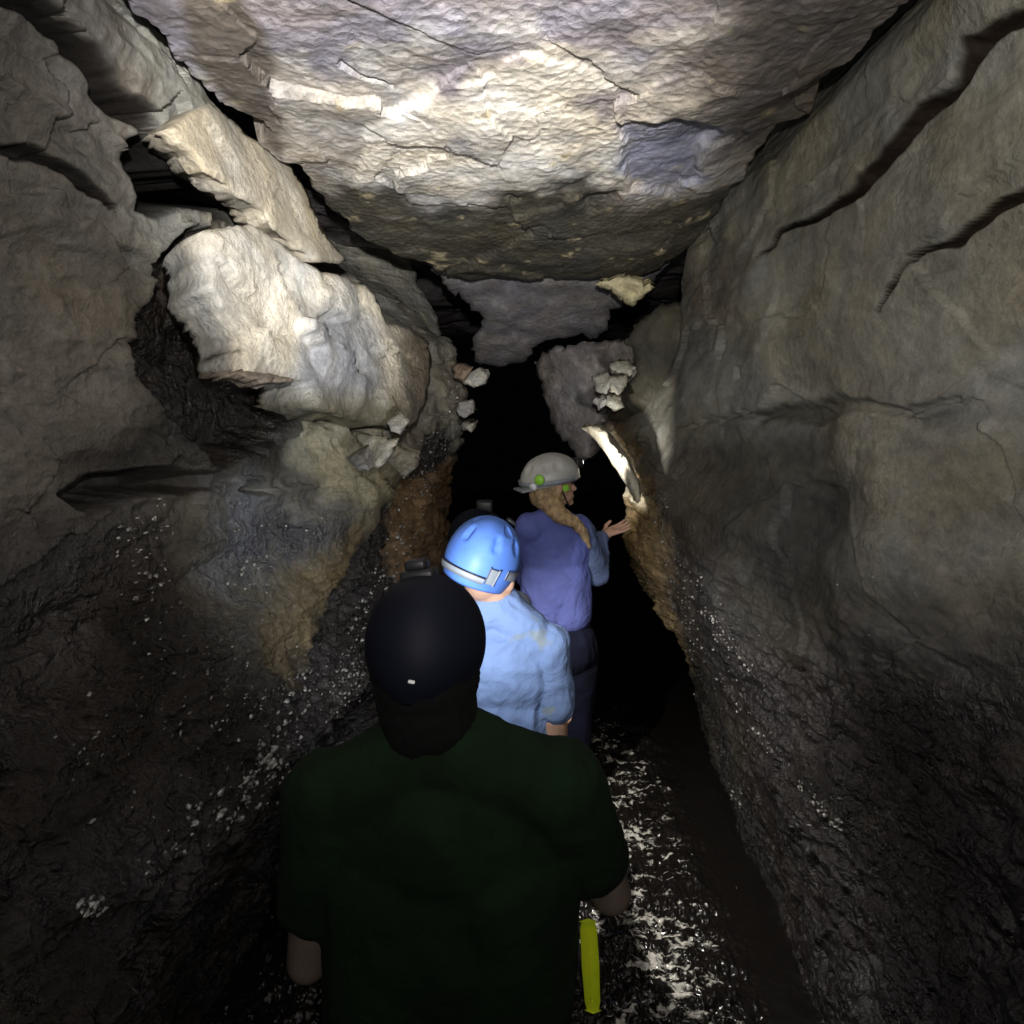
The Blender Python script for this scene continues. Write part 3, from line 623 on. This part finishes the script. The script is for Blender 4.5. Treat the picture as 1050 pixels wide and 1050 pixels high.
def part(name, bm, mat, parent, bevel=0, smooth=True):
    me = bpy.data.meshes.new(name); bm.to_mesh(me); bm.free()
    p = parent; loc = Vector((0, 0, 0))
    while p: loc += Vector(p.location); p = p.parent
    me.transform(Matrix.Translation(-loc)); me.materials.append(mat)
    if smooth: me.polygons.foreach_set('use_smooth', np.ones(len(me.polygons), bool))
    o = bpy.data.objects.new(name, me); COL.objects.link(o); o.parent = parent
    if bevel: b = o.modifiers.new('b', 'BEVEL'); b.width = bevel; b.segments = 2
    return o
def fix(o):                       # sub-part: parent has no own offset
    return o
def dome(bm, c, r, rot, zcut=-.25, thick=.006, dents=None, vents=()):
    """helmet shell: open below zcut, vents pressed in, lip at the rim"""
    n, k = 72, 36
    V = {}
    rings = []
    a1 = math.acos(max(-1, min(1, zcut)))
    M_ = Matrix.Translation(Vector(c)) @ rot.to_matrix().to_4x4()
    for layer in (0, 1):
        for i in range(1, k+1):
            a = a1*i/k; row = []
            for j in range(n):
                b = 2*math.pi*j/n
                s = 1.0 if layer == 0 else 1-thick/.11
                x, y, z = math.sin(a)*math.cos(b), math.sin(a)*math.sin(b), math.cos(a)
                ridge = 1+.012*math.cos(4*b)*math.sin(a)
                dent = 0
                for (va, vb, wa, wb, dp) in vents:
                    q = ((a-va)/wa)**2+((((b-vb+math.pi) % (2*math.pi))-math.pi)/wb)**2
                    if q < 1: dent = max(dent, dp*(1-q**4))
                lip = .025*max(0, (i-k+2)/2) if layer == 0 else 0
                f = s*ridge-dent+lip
                zz = z
                if y < 0: zz -= .10*(-y)*max(0, math.sin(a))**2*(i/k)      # deeper at the back
                row.append(bm.verts.new(M_ @ Vector((x*r[0]*f, y*r[1]*f, zz*r[2]*f))))
            rings.append(row)
        top = bm.verts.new(M_ @ Vector((0, 0, r[2]*(1 if layer == 0 else 1-thick/.11))))
        st = 0 if layer == 0 else k
        for j in range(n):
            t = (top, rings[st][j], rings[st][(j+1) % n]); bm.faces.new(t if layer == 0 else t[::-1])
        for i in range(st, st+k-1):
            for j in range(n):
                t = (rings[i][j], rings[i+1][j], rings[i+1][(j+1) % n], rings[i][(j+1) % n]); bm.faces.new(t if layer == 0 else t[::-1])
    for j in range(n):
        bm.faces.new((rings[k-1][j], rings[2*k-1][j], rings[2*k-1][(j+1) % n], rings[k-1][(j+1) % n]))
def strapband(bm, c, r, rot, z0, z1, b0, b1, off=1.03, n=40, t=.004, tilt=0):
    M_ = Matrix.Translation(Vector(c)) @ rot.to_matrix().to_4x4(); rows = []
    for s in (1, 1+t/.11):
        for zz in (z0, z1):
            row = []
            for j in range(n+1):
                b = b0+(b1-b0)*j/n; z = zz+tilt*math.sin(b); h = math.sqrt(max(.01, 1-z*z))
                row.append(bm.verts.new(M_ @ Vector((math.cos(b)*h*r[0]*off*s, math.sin(b)*h*r[1]*off*s, z*r[2]*off*s))))
            rows.append(row)
    a, b_, c_, d_ = rows
    for j in range(n):
        for p, q in ((c_, d_), (b_, a), (a, c_), (d_, b_)):
            bm.faces.new((p[j], p[j+1], q[j+1], q[j]))
    bm.faces.new((a[0], b_[0], d_[0], c_[0])); bm.faces.new((a[n], c_[n], d_[n], b_[n]))
def boxat(bm, c, s, rot=None):
    m = Matrix.Translation(Vector(c)) @ (rot.to_matrix().to_4x4() if rot else Matrix.Identity(4)) @ Matrix.Diagonal((s[0], s[1], s[2], 1))
    bmesh.ops.create_cube(bm, size=1, matrix=m)
def E(x, y, z): return Euler((math.radians(x), math.radians(y), math.radians(z)))
def helmet_lamp(c, r, rot, helm, yaw=0, el=.25, sz=1.0, lit=True):
    """lamp housing strapped to the front of a helmet"""
    M_ = Matrix.Translation(Vector(c)) @ rot.to_matrix().to_4x4() @ Matrix.Rotation(yaw, 4, 'Z')
    p = M_ @ Vector((0, r[1]*math.cos(el)*1.09, r[2]*math.sin(el)*1.09)); rr = M_.to_euler()
    bm = bmesh.new(); boxat(bm, p, (.062*sz, .034*sz, .042*sz), rr); o = part('headlamp', bm, M['black'], helm, .006)
    bm = bmesh.new(); q = M_ @ Vector((0, r[1]*math.cos(el)*1.09+.019*sz, r[2]*math.sin(el)*1.09))
    bmesh.ops.create_cone(bm, cap_ends=True, segments=20, radius1=.014*sz, radius2=.016*sz, depth=.008, matrix=Matrix.Translation(q) @ M_.to_3x3().to_4x4() @ Matrix.Rotation(-math.pi/2, 4, 'X'))
    # sub-part of the helmet too: the lens keeps with the headlamp
    part('lens', bm, M['lens'], helm)
    d = (M_.to_3x3() @ Vector((0, 1, 0)))
    return q+d*.03
def spot(name, loc, target, watts, deg, blend=.6, rad=.012, col=(1, .96, .88)):
    l = bpy.data.lights.new(name, 'SPOT'); l.energy = watts; l.spot_size = math.radians(deg); l.spot_blend = blend; l.shadow_soft_size = rad; l.color = col
    o = bpy.data.objects.new(name, l); COL.objects.link(o); o.location = loc
    o.rotation_euler = (Vector(target)-Vector(loc)).to_track_quat('-Z', 'Y').to_euler(); return o
def legs(bm, hip, w, r, foot_y=0, knee=None, back=.0):
    for s in (-1, 1):
        h = hip+Vector((s*w, 0, 0)); k = Vector((h.x+s*.01, h.y+.03+back*s, (hip.z-2.12)/2)); a = Vector((h.x+s*.02, h.y-.02+back*s, -2.10))
        chain(bm, [(h, r), (k, r*.68), (a, r*.46)])
        cone(bm, a+Vector((0, -.03, -.04)), a+Vector((0, .15, -.05)), .045, .035)
def fingers(bm, palm, along, up, sc=1.0, curl=.3, side=1):
    """palm centre, direction of the fingers, palm normal"""
    along = Vector(along).normalized(); up = Vector(up).normalized(); ac = along.cross(up).normalized()*side
    ball(bm, palm, (.02*sc,)*3); ln = [.068, .078, .073, .058]
    for k in range(4):
        o = palm+ac*(k-1.5)*.0215*sc+along*.035*sc; cone(bm, palm-along*.03*sc+ac*(k-1.5)*.012*sc, o, .016*sc, .0115*sc)
        d = (along+ac*(k-1.5)*.16-up*.08*k*curl).normalized(); m_ = o+d*ln[k]*.5*sc; d2 = (d+up*curl*(1+.2*k)).normalized(); e = m_+d2*ln[k]*.5*sc
        cone(bm, o, m_, .0105*sc, .0095*sc); cone(bm, m_, e, .0095*sc, .0075*sc)
    t0 = palm-along*.02*sc-ac*.03*sc; t1 = t0+(along*.5-ac+up*.3).normalized()*.036*sc; t2 = t1+(along-ac*.3+up*.4).normalized()*.034*sc
    cone(bm, palm-along*.035*sc, t0, .018*sc, .014*sc); cone(bm, t0, t1, .013*sc, .011*sc); cone(bm, t1, t2, .011*sc, .008*sc)
# ---- person nearest to the camera
def person_green():
    Y = 1.22; hc = at(437, 655, Y+.02)
    p = empty('person', (hc.x, hc.y, -2.15)); tag(p, 'person nearest the camera seen from behind in dark green t-shirt and black helmet', 'person')
    neck = at(442, 752, Y+.0); shL = at(338, 815, Y-.02); shR = at(572, 805, Y-.02)
    chest = (shL+shR)/2+Vector((0, .02, -.10)); hip = at(452, 1120, Y+.02)
    elR = at(626, 915, Y+.02); elL = at(316, 985, Y-.02)
    haR = elR+Vector((.0, .25, -.02)); haL = elL+Vector((.10, .26, -.03))
    # body
    bm = bmesh.new(); rt = E(8, 0, -6)
    ball(bm, hc+Vector((0, .01, -.03)), (.078, .098, .115), rt); cone(bm, hc+Vector((0, 0, -.08)), neck+Vector((0, .0, -.04)), .058, .066)
    ball(bm, hc+Vector((0, .085, -.08)), (.05, .04, .06)); ball(bm, hc+Vector((-.082, .01, -.045)), (.012, .022, .032)); ball(bm, hc+Vector((.082, .01, -.045)), (.012, .022, .032)); cone(bm, hc+Vector((.012, .10, -.02)), hc+Vector((.014, .122, -.055)), .01, .015)
    chain(bm, [(neck+Vector((0, 0, -.05)), .08), (chest, .10), (hip, .10)])
    for s, e, h in ((shR, elR, haR), (shL, elL, haL)):
        chain(bm, [(s, .062), (e, .043), (h, .03)])
        d = (h-e).normalized(); fingers(bm, h+d*.05, d, Vector((0, 0, 1)), 1.0, .5, 1 if s is shR else -1)
    legs(bm, hip, .1, .095)
    solid('body', bm, M['shadeskin'], p, .006, 4)
    bm = bmesh.new()
    chain(bm, [(neck+Vector((0, -.005, -.012)), .085), (shL+Vector((.03, 0, 0)), .08)]); chain(bm, [(neck+Vector((0, -.005, -.012)), .085), (shR+Vector((-.03, 0, 0)), .085)])
    ball(bm, chest+Vector((0, 0, .0)), (.25, .14, .17)); ball(bm, chest+Vector((0, 0, -.17)), (.25, .15, .26)); chain(bm, [(chest+Vector((-.10, 0, -.1)), .15), (hip+Vector((-.10, 0, -.02)), .15)]); chain(bm, [(chest+Vector((.115, 0, -.1)), .15), (hip+Vector((.12, 0, -.02)), .15)])
    for s, e in ((shR, elR), (shL, elL)):
        chain(bm, [(s, .085), (s.lerp(e, .62), .072)])
    sh = solid('shirt', bm, M['green'], p, .008, 8, .007, (7, 7, 4), 700)
    bm = bmesh.new(); chain(bm, [(hip+Vector((-.05, 0, 0)), .16), (hip+Vector((.05, 0, 0)), .16)]); legs(bm, hip+Vector((0, 0, -.02)), .1, .11)
    solid('trousers', bm, M['trousers'], p, .012, 6, .005, (9, 9, 6), 710)
    # hair at the nape
    bm = bmesh.new(); ball(bm, hc+Vector((.0, -.012, -.06)), (.104, .112, .11)); cone(bm, hc+Vector((0, -.02, -.10)), neck+Vector((0, -.01, .035)), .096, .09)
    solid('hair', bm, M['darkhair'], p, .007, 4, .003, (40, 40, 8), 720)
    r = (.113, .138, .128); rot = E(-6, 2, -4); hcc = hc+Vector((0, 0, -.004))
    bm = bmesh.new(); dome(bm, hcc, r, rot, -.62, vents=[(.7, 1.1, .22, .12, .05), (.7, 2.0, .22, .12, .05)])
    he = part('helmet', bm, M['navy'], p)
    q = hcc+Vector((0, -.135, -.02))
    bm = bmesh.new(); boxat(bm, q+Vector((-.005, -.008, .0)), (.012, .006, .006), E(0, 10, 0)); part('rivet', bm, M['white'], he, .002)
    # camera bracket on the crown
    t = at(430, 584, Y+.05)
    bm = bmesh.new(); boxat(bm, t+Vector((0, 0, -.01)), (.066, .05, .022), E(-6, -8, -6)); boxat(bm, t+Vector((-.006, .01, .008)), (.042, .04, .02), E(-6, -8, -6)); part('lamp_bracket', bm, M['black'], he, .006)
    lp = helmet_lamp(hcc, r, rot, he, 0, -.02)
    # yellow green webbing at the right hip
    a = at(603, 945, Y-.01); b = at(608, 1036, Y-.03)
    bm = bmesh.new(); m = (a+b)/2
    prof = [(0, .014), (.08, .018), (.5, .019), (.9, .017), (1, .013)]
    vs = []
    for t_, w in prof:
        c = a.lerp(b, t_); vs.append([bm.verts.new(c+Vector((x*w, y_, 0))) for x, y_ in ((-1, 0), (0, -.006), (1, 0), (0, .006))])
    for A_, B_ in zip(vs[:-1], vs[1:]):
        for i in range(4): bm.faces.new((A_[i], A_[(i+1) % 4], B_[(i+1) % 4], B_[i]))
    bm.faces.new(vs[0]); bm.faces.new(vs[-1][::-1])
    part('waist_strap', bm, M['neon'], p, .002)
    return lp
# ---- person in the blue helmet
def person_blue():
    Y = 2.02; hc = at(495, 572, Y)
    p = empty('person', (hc.x, hc.y, -2.15)); tag(p, 'person in light blue t-shirt and bright blue helmet in the middle of the line', 'person')
    neck = at(508, 612, Y+.02); shR = at(562, 662, Y); shL = at(448, 655, Y); chest = (shL+shR)/2+Vector((0, .02, -.1)); hip = at(500, 860, Y+.02)
    elR = at(568, 762, Y+.0); elL = at(436, 770, Y); haR = elR+Vector((.02, .22, -.06)); haL = elL+Vector((-.02, .22, -.05))
    bm = bmesh.new(); tilt = E(0, 18, -12)
    hd = hc+Vector((.018, .01, -.035))
    ball(bm, hd, (.074, .092, .112), tilt); cone(bm, hd+Vector((.005, 0, -.05)), neck+Vector((0, 0, -.02)), .056, .062)
    f = tilt.to_matrix(); ball(bm, hd+f@Vector((.0, .075, -.055)), (.045, .035, .05)); cone(bm, hd+f@Vector((0, .092, .0)), hd+f@Vector((0, .116, -.03)), .009, .014)
    for s in (-1, 1): ball(bm, hd+f@Vector((s*.078, 0, -.015)), (.012, .02, .03))
    chain(bm, [(neck+Vector((0, 0, -.03)), .055), (chest, .07), (hip, .09)])
    for s, e, h in ((shR, elR, haR), (shL, elL, haL)):
        chain(bm, [(s, .06), (e, .045), (h, .03)]); d = (h-e).normalized(); fingers(bm, h+d*.05, d, Vector((0, 0, 1)), 1.0, .5, 1 if s is shR else -1)
    legs(bm, hip, .1, .09)
    solid('body', bm, M['skin'], p, .006, 4)
    bm = bmesh.new()
    chain(bm, [(neck+Vector((0, 0, -.03)), .074), (shR+Vector((-.02, 0, .0)), .064)]); chain(bm, [(neck+Vector((0, 0, -.03)), .074), (shL+Vector((.02, 0, .0)), .064)])
    ball(bm, chest, (.215, .13, .17)); ball(bm, chest+Vector((0, 0, -.18)), (.195, .13, .22)); ball(bm, hip+Vector((0, 0, .08)), (.19, .13, .18))
    for s, e in ((shR, elR), (shL, elL)): chain(bm, [(s, .066), (s.lerp(e, .58)+Vector((.004, 0, 0)), .064)])
    solid('shirt', bm, M['blueshirt'], p, .006, 4, .0075, (9, 9, 6), 800)
    bm = bmesh.new(); chain(bm, [(hip+Vector((-.05, 0, 0)), .15), (hip+Vector((.05, 0, 0)), .15)]); legs(bm, hip+Vector((0, 0, -.02)), .1, .105)
    solid('trousers', bm, M['trousers'], p, .012, 6, .005, (9, 9, 6), 810)
    r = (.112, .138, .132); rot = E(-14, 20, -14)
    bm = bmesh.new(); dome(bm, hc, r, rot, -.56, vents=[(1.05, math.radians(-62), .22, .10, .09), (.62, math.radians(-40), .16, .16, .08), (1.05, math.radians(-118), .22, .10, .09), (.62, math.radians(-140), .16, .16, .08), (1.0, math.radians(-20), .2, .1, .08)])
    he = part('helmet', bm, M['bluehelmet'], p)
    bm = bmesh.new(); strapband(bm, hc, r, rot, -.44, -.30, math.radians(-150), math.radians(-62), 1.03); part('head_strap', bm, M['grey'], he)
    bm = bmesh.new(); strapband(bm, hc, r, rot, -.30, -.275, math.radians(-172), math.radians(-55), 1.035); part('rim_trim', bm, M['black'], he)
    bm = bmesh.new(); strapband(bm, hc, r, rot, -.38, -.05, math.radians(-60), math.radians(-46), 1.04, 8, .006); part('side_clip', bm, M['grey'], he, .003)
    bm = bmesh.new(); strapband(bm, hc, r, rot, -.2, .0, math.radians(-30), math.radians(60), 1.03, 30); part('lamp_strap', bm, M['grey'], he)
    q = at(524, 535, Y+.03); bm = bmesh.new(); boxat(bm, q, (.03, .03, .014), E(0, 35, 10)); part('lamp_bracket', bm, M['black'], he, .004)
    # chin strap beside the cheek
    bm = bmesh.new(); cone(bm, hd+f@Vector((.085, .02, -.02)), hd+f@Vector((.05, .05, -.12)), .004, .004, 8); part('chin_strap', bm, M['black'], he)
    return helmet_lamp(hc, r, rot, he, 0, .3)
# ---- woman looking to the right
def person_woman():
    Y = 3.0; hc = at(564, 489, Y)
    p = empty('person', (hc.x, hc.y, -2.15)); tag(p, 'blonde person in violet sweatshirt and grey helmet looking right with a raised hand', 'person')
    neck = at(567, 519, Y); shL = at(541, 540, Y-.05); shR = at(594, 542, Y+.03); chest = (shL+shR)/2+Vector((0, .02, -.1)); hip = at(572, 662, Y)
    elR = at(612, 588, Y+.06); wr = at(617, 552, Y+.16); pa = at(626, 545, Y+.19)
    elL = at(538, 590, Y+.1); wl = at(545, 605, Y+.3)
    yaw = E(0, 0, -68); f = yaw.to_matrix(); hd = hc+Vector((.012, 0, -.028))
    bm = bmesh.new(); ball(bm, hd, (.07, .088, .105), yaw); cone(bm, hd+Vector((-.01, 0, -.06)), neck+Vector((0, 0, -.03)), .045, .05)
    F = lambda x, y, z: hd+f@Vector((x, y, z))
    ball(bm, F(0, .05, -.055), (.045, .048, .045), yaw)                      # jaw
    cone(bm, F(0, .086, .0), F(0, .108, -.03), .007, .0105); ball(bm, F(0, .092, -.058), (.022, .010, .006), yaw); ball(bm, F(0, .094, -.066), (.018, .009, .006), yaw); ball(bm, F(0, .086, -.09), (.018, .016, .015), yaw)
    ball(bm, F(0, .08, .018), (.045, .014, .01), yaw)
    for s in (-1, 1): ball(bm, F(s*.072, -.002, -.012), (.01, .018, .028), yaw)
    chain(bm, [(neck+Vector((0, 0, -.04)), .06), (chest, .08), (hip, .085)])
    chain(bm, [(shR, .048), (elR, .038), (wr, .024), (pa, .022)]); d = (at(640, 540, Y+.2)-pa).normalized(); fingers(bm, pa, d, Vector((0, -.25, 1)), .9, .3, 1)
    chain(bm, [(shL, .048), (elL, .038), (wl, .025)]); fingers(bm, wl+Vector((.02, .05, 0)), Vector((.2, 1, 0)), Vector((0, 0, 1)), .9, .4, -1)
    legs(bm, hip, .09, .085)
    solid('body', bm, M['skin'], p, .0045, 3)
    for s in (-1, 1):
        bm = bmesh.new(); ball(bm, F(s*.03, .083, .003), (.012, .008, .008), yaw, 12); part('eye', bm, M['eye'], p)
    bm = bmesh.new()
    chain(bm, [(neck+Vector((0, 0, -.05)), .062), (shR+Vector((-.02, 0, -.01)), .06)]); chain(bm, [(neck+Vector((0, 0, -.05)), .062), (shL+Vector((.02, 0, -.01)), .06)])
    ball(bm, chest+Vector((0, 0, .0)), (.165, .12, .16)); ball(bm, chest+Vector((.005, 0, -.16)), (.155, .12, .2)); chain(bm, [(at(556, 590, Y), .10), (at(558, 628, Y), .105)]); chain(bm, [(at(582, 590, Y), .10), (at(584, 628, Y), .105)])
    chain(bm, [(shL, .058), (elL, .048), (wl, .036)]); cone(bm, shR, shR.lerp(elR, .25), .064, .06)
    solid('sweatshirt', bm, M['purple'], p, .007, 12, .0045, (12, 12, 7), 900)
    bm = bmesh.new(); chain(bm, [(shR.lerp(elR, .1), .062), (elR, .055), (wr+Vector((-.005, 0, -.005)), .034)]); solid('sleeve', bm, M['denim'], p, .006, 4, .006, (14, 14, 14), 910)
    bm = bmesh.new(); chain(bm, [(hip+Vector((-.045, 0, 0)), .14), (hip+Vector((.045, 0, 0)), .14)]); legs(bm, hip+Vector((0, 0, -.02)), .09, .098)
    solid('jeans', bm, M['jeans'], p, .01, 5, .005, (9, 9, 6), 920)
    # hair: cap below the helmet and a ponytail sweeping over the right shoulder
    bm = bmesh.new(); ball(bm, F(0, -.02, -.02), (.078, .085, .095), yaw)
    chain(bm, [(F(0, -.045, -.05), .06), (at(565, 516, Y-.05), .05), (at(574, 528, Y-.085), .036), (at(588, 535, Y-.085), .026), (at(598, 545, Y-.06), .02), (at(604, 560, Y-.03), .010)])
    solid('hair', bm, M['blonde'], p, .004, 2, .003, (60, 60, 12), 930)
    r = (.110, .136, .106); rot = E(0, 0, 0); rot = (Matrix.Rotation(math.radians(-68), 3, 'Z') @ Matrix.Rotation(math.radians(8), 3, 'X')).to_euler()
    bm = bmesh.new(); dome(bm, hc, r, rot, -.18, vents=[(1.0, math.radians(a), .2, .13, .07) for a in (-70, -110, 0, 180, -25, 205)])
    he = part('helmet', bm, M['greyhelmet'], p)
    bm = bmesh.new(); strapband(bm, hc, r, rot, -.16, .03, math.radians(-175), math.radians(35), 1.035); part('lamp_strap', bm, M['grey'], he)
    mm = Matrix.Translation(hc) @ rot.to_matrix().to_4x4()
    def disc(name, ang, z, rad, mat):
        b = bmesh.new(); n = Vector((math.cos(ang)*math.sqrt(1-z*z), math.sin(ang)*math.sqrt(1-z*z), z)); q = Vector((n.x*r[0], n.y*r[1], n.z*r[2]))*1.08
        bmesh.ops.create_cone(b, cap_ends=True, segments=20, radius1=rad, radius2=rad*.85, depth=.008, matrix=mm @ Matrix.Translation(q) @ n.to_track_quat('Z', 'Y').to_matrix().to_4x4())
        part(name, b, mat, he)
    disc('rear_badge', math.radians(-38), .12, .023, M['lime']); 
    b = bmesh.new(); boxat(b, mm @ Vector((.088, .03, -.045)), (.012, .03, .03), rot); part('ear_clip', b, M['lime'], he, .006)
    b = bmesh.new(); boxat(b, mm @ Vector((.02, -.14, -.028)), (.11, .055, .010), rot); part('rear_brim', b, M['grey'], he, .004)
    disc('strap_dial', math.radians(-52), -.14, .018, M['white'])
    b = bmesh.new(); cone(b, F(.074, .01, -.02), F(.045, .06, -.10), .0035, .0035, 8); part('chin_strap', b, M['black'], he)
    return helmet_lamp(hc, r, rot, he, 0, .35)
def added_figure_ahead():  # figure added for the dark rounded shape behind the blue helmet
    Y = 2.62; hc = at(490, 553, Y)
    p = empty('person', (hc.x, hc.y, -2.15)); tag(p, 'figure in a dark helmet added for the dark shape behind the blue helmet', 'person')
    neck = hc+Vector((0, 0, -.17)); shR = neck+Vector((.15, 0, -.10)); shL = neck+Vector((-.15, 0, -.10)); chest = neck+Vector((0, .02, -.22)); hip = neck+Vector((0, 0, -.62))
    elR = shR+Vector((.02, .0, -.28)); elL = shL+Vector((-.02, 0, -.28)); haR = elR+Vector((-.02, .22, .02)); haL = elL+Vector((.02, .22, .02))
    bm = bmesh.new(); ball(bm, hc+Vector((0, .01, -.03)), (.074, .092, .11)); cone(bm, hc+Vector((0, 0, -.08)), neck, .055, .06); cone(bm, hc+Vector((0, .1, -.02)), hc+Vector((0, .122, -.05)), .009, .013)
    ball(bm, hc+Vector((0, .075, -.085)), (.045, .035, .05))
    for s_ in (-1, 1): ball(bm, hc+Vector((s_*.078, .01, -.045)), (.011, .02, .03))
    chain(bm, [(neck, .055), (chest, .07), (hip, .08)])
    for s_, e, h in ((shR, elR, haR), (shL, elL, haL)):
        chain(bm, [(s_, .05), (e, .04), (h, .028)]); d = (h-e).normalized(); fingers(bm, h+d*.05, d, Vector((0, 0, 1)), .95, .5, 1 if s_ is shR else -1)
    legs(bm, hip, .09, .085); solid('body', bm, M['skin'], p, .007, 3)
    bm = bmesh.new()
    for q in (shR, shL): chain(bm, [(neck+Vector((0, 0, -.04)), .065), (q, .06)])
    ball(bm, chest, (.165, .12, .16)); ball(bm, chest+Vector((0, 0, -.2)), (.16, .12, .22)); ball(bm, hip+Vector((0, 0, .05)), (.165, .125, .16))
    for q, e, h in ((shR, elR, haR), (shL, elL, haL)): chain(bm, [(q, .06), (e, .052), (h.lerp(e, .2), .036)])
    solid('jacket', bm, M['trousers'], p, .008, 5, .005, (10, 10, 6), 850)
    bm = bmesh.new(); chain(bm, [(hip+Vector((-.05, 0, 0)), .13), (hip+Vector((.05, 0, 0)), .13)]); legs(bm, hip+Vector((0, 0, -.02)), .09, .098); solid('trousers', bm, M['trousers'], p, .012, 5)
    r_ = (.118, .142, .122); rot = E(-4, -8, 0); bm = bmesh.new(); dome(bm, hc, r_, rot, -.4); he = part('helmet', bm, M['navy'], p)
    t = at(497, 519, Y+.02); bm = bmesh.new(); boxat(bm, t, (.062, .06, .045), E(0, 0, 0)); part('lamp_bracket', bm, M['black'], he, .006)
added_figure_ahead()
l1 = person_green(); l2 = person_blue(); l3 = person_woman()
# ------------------------------------------------------------------ light: head lamps of photographer and party, plus an added fill point
W = bpy.data.worlds.new('World'); S.world = W; W.use_nodes = True
W.node_tree.nodes['Background'].inputs[0].default_value = (.5, .6, .8, 1); W.node_tree.nodes['Background'].inputs[1].default_value = 0.0008
spot('photographer_headlamp', (.02, -.10, .16), (-.05, 3, 1.7), 100, 140, 1.0, .015, (1, .96, .9))
pl = bpy.data.lights.new('added_fill_point', 'POINT'); pl.energy = 16; pl.shadow_soft_size = .012; pl.color = (1, .97, .93)  # fill point added beside the camera to brighten the lower walls
po = bpy.data.objects.new('added_fill_point', pl); COL.objects.link(po); po.location = (.05, -.06, -.02)
spot('photographer_headlamp_beam', (.02, -.10, .18), at(440, 145, 2.2), 640, 48, .8, .02, (1, .97, .93))
spot('green_headlamp', l1, at(500, 480, 4), 25, 130, .9, .015, (.9, .95, 1))
spot('blue_headlamp', l2, at(665, 860, 2.65), 55, 115, .95)
spot('woman_headlamp', l3, at(626, 468, 3.6), 60, 58, .8)
S.render.engine = 'CYCLES'
S.view_settings.view_transform = 'Standard'; S.view_settings.look = 'None'; S.view_settings.exposure = 0; S.view_settings.gamma = 1
S.cycles.max_bounces = 3; S.cycles.diffuse_bounces = 2; S.cycles.glossy_bounces = 2; S.cycles.caustics_reflective = False
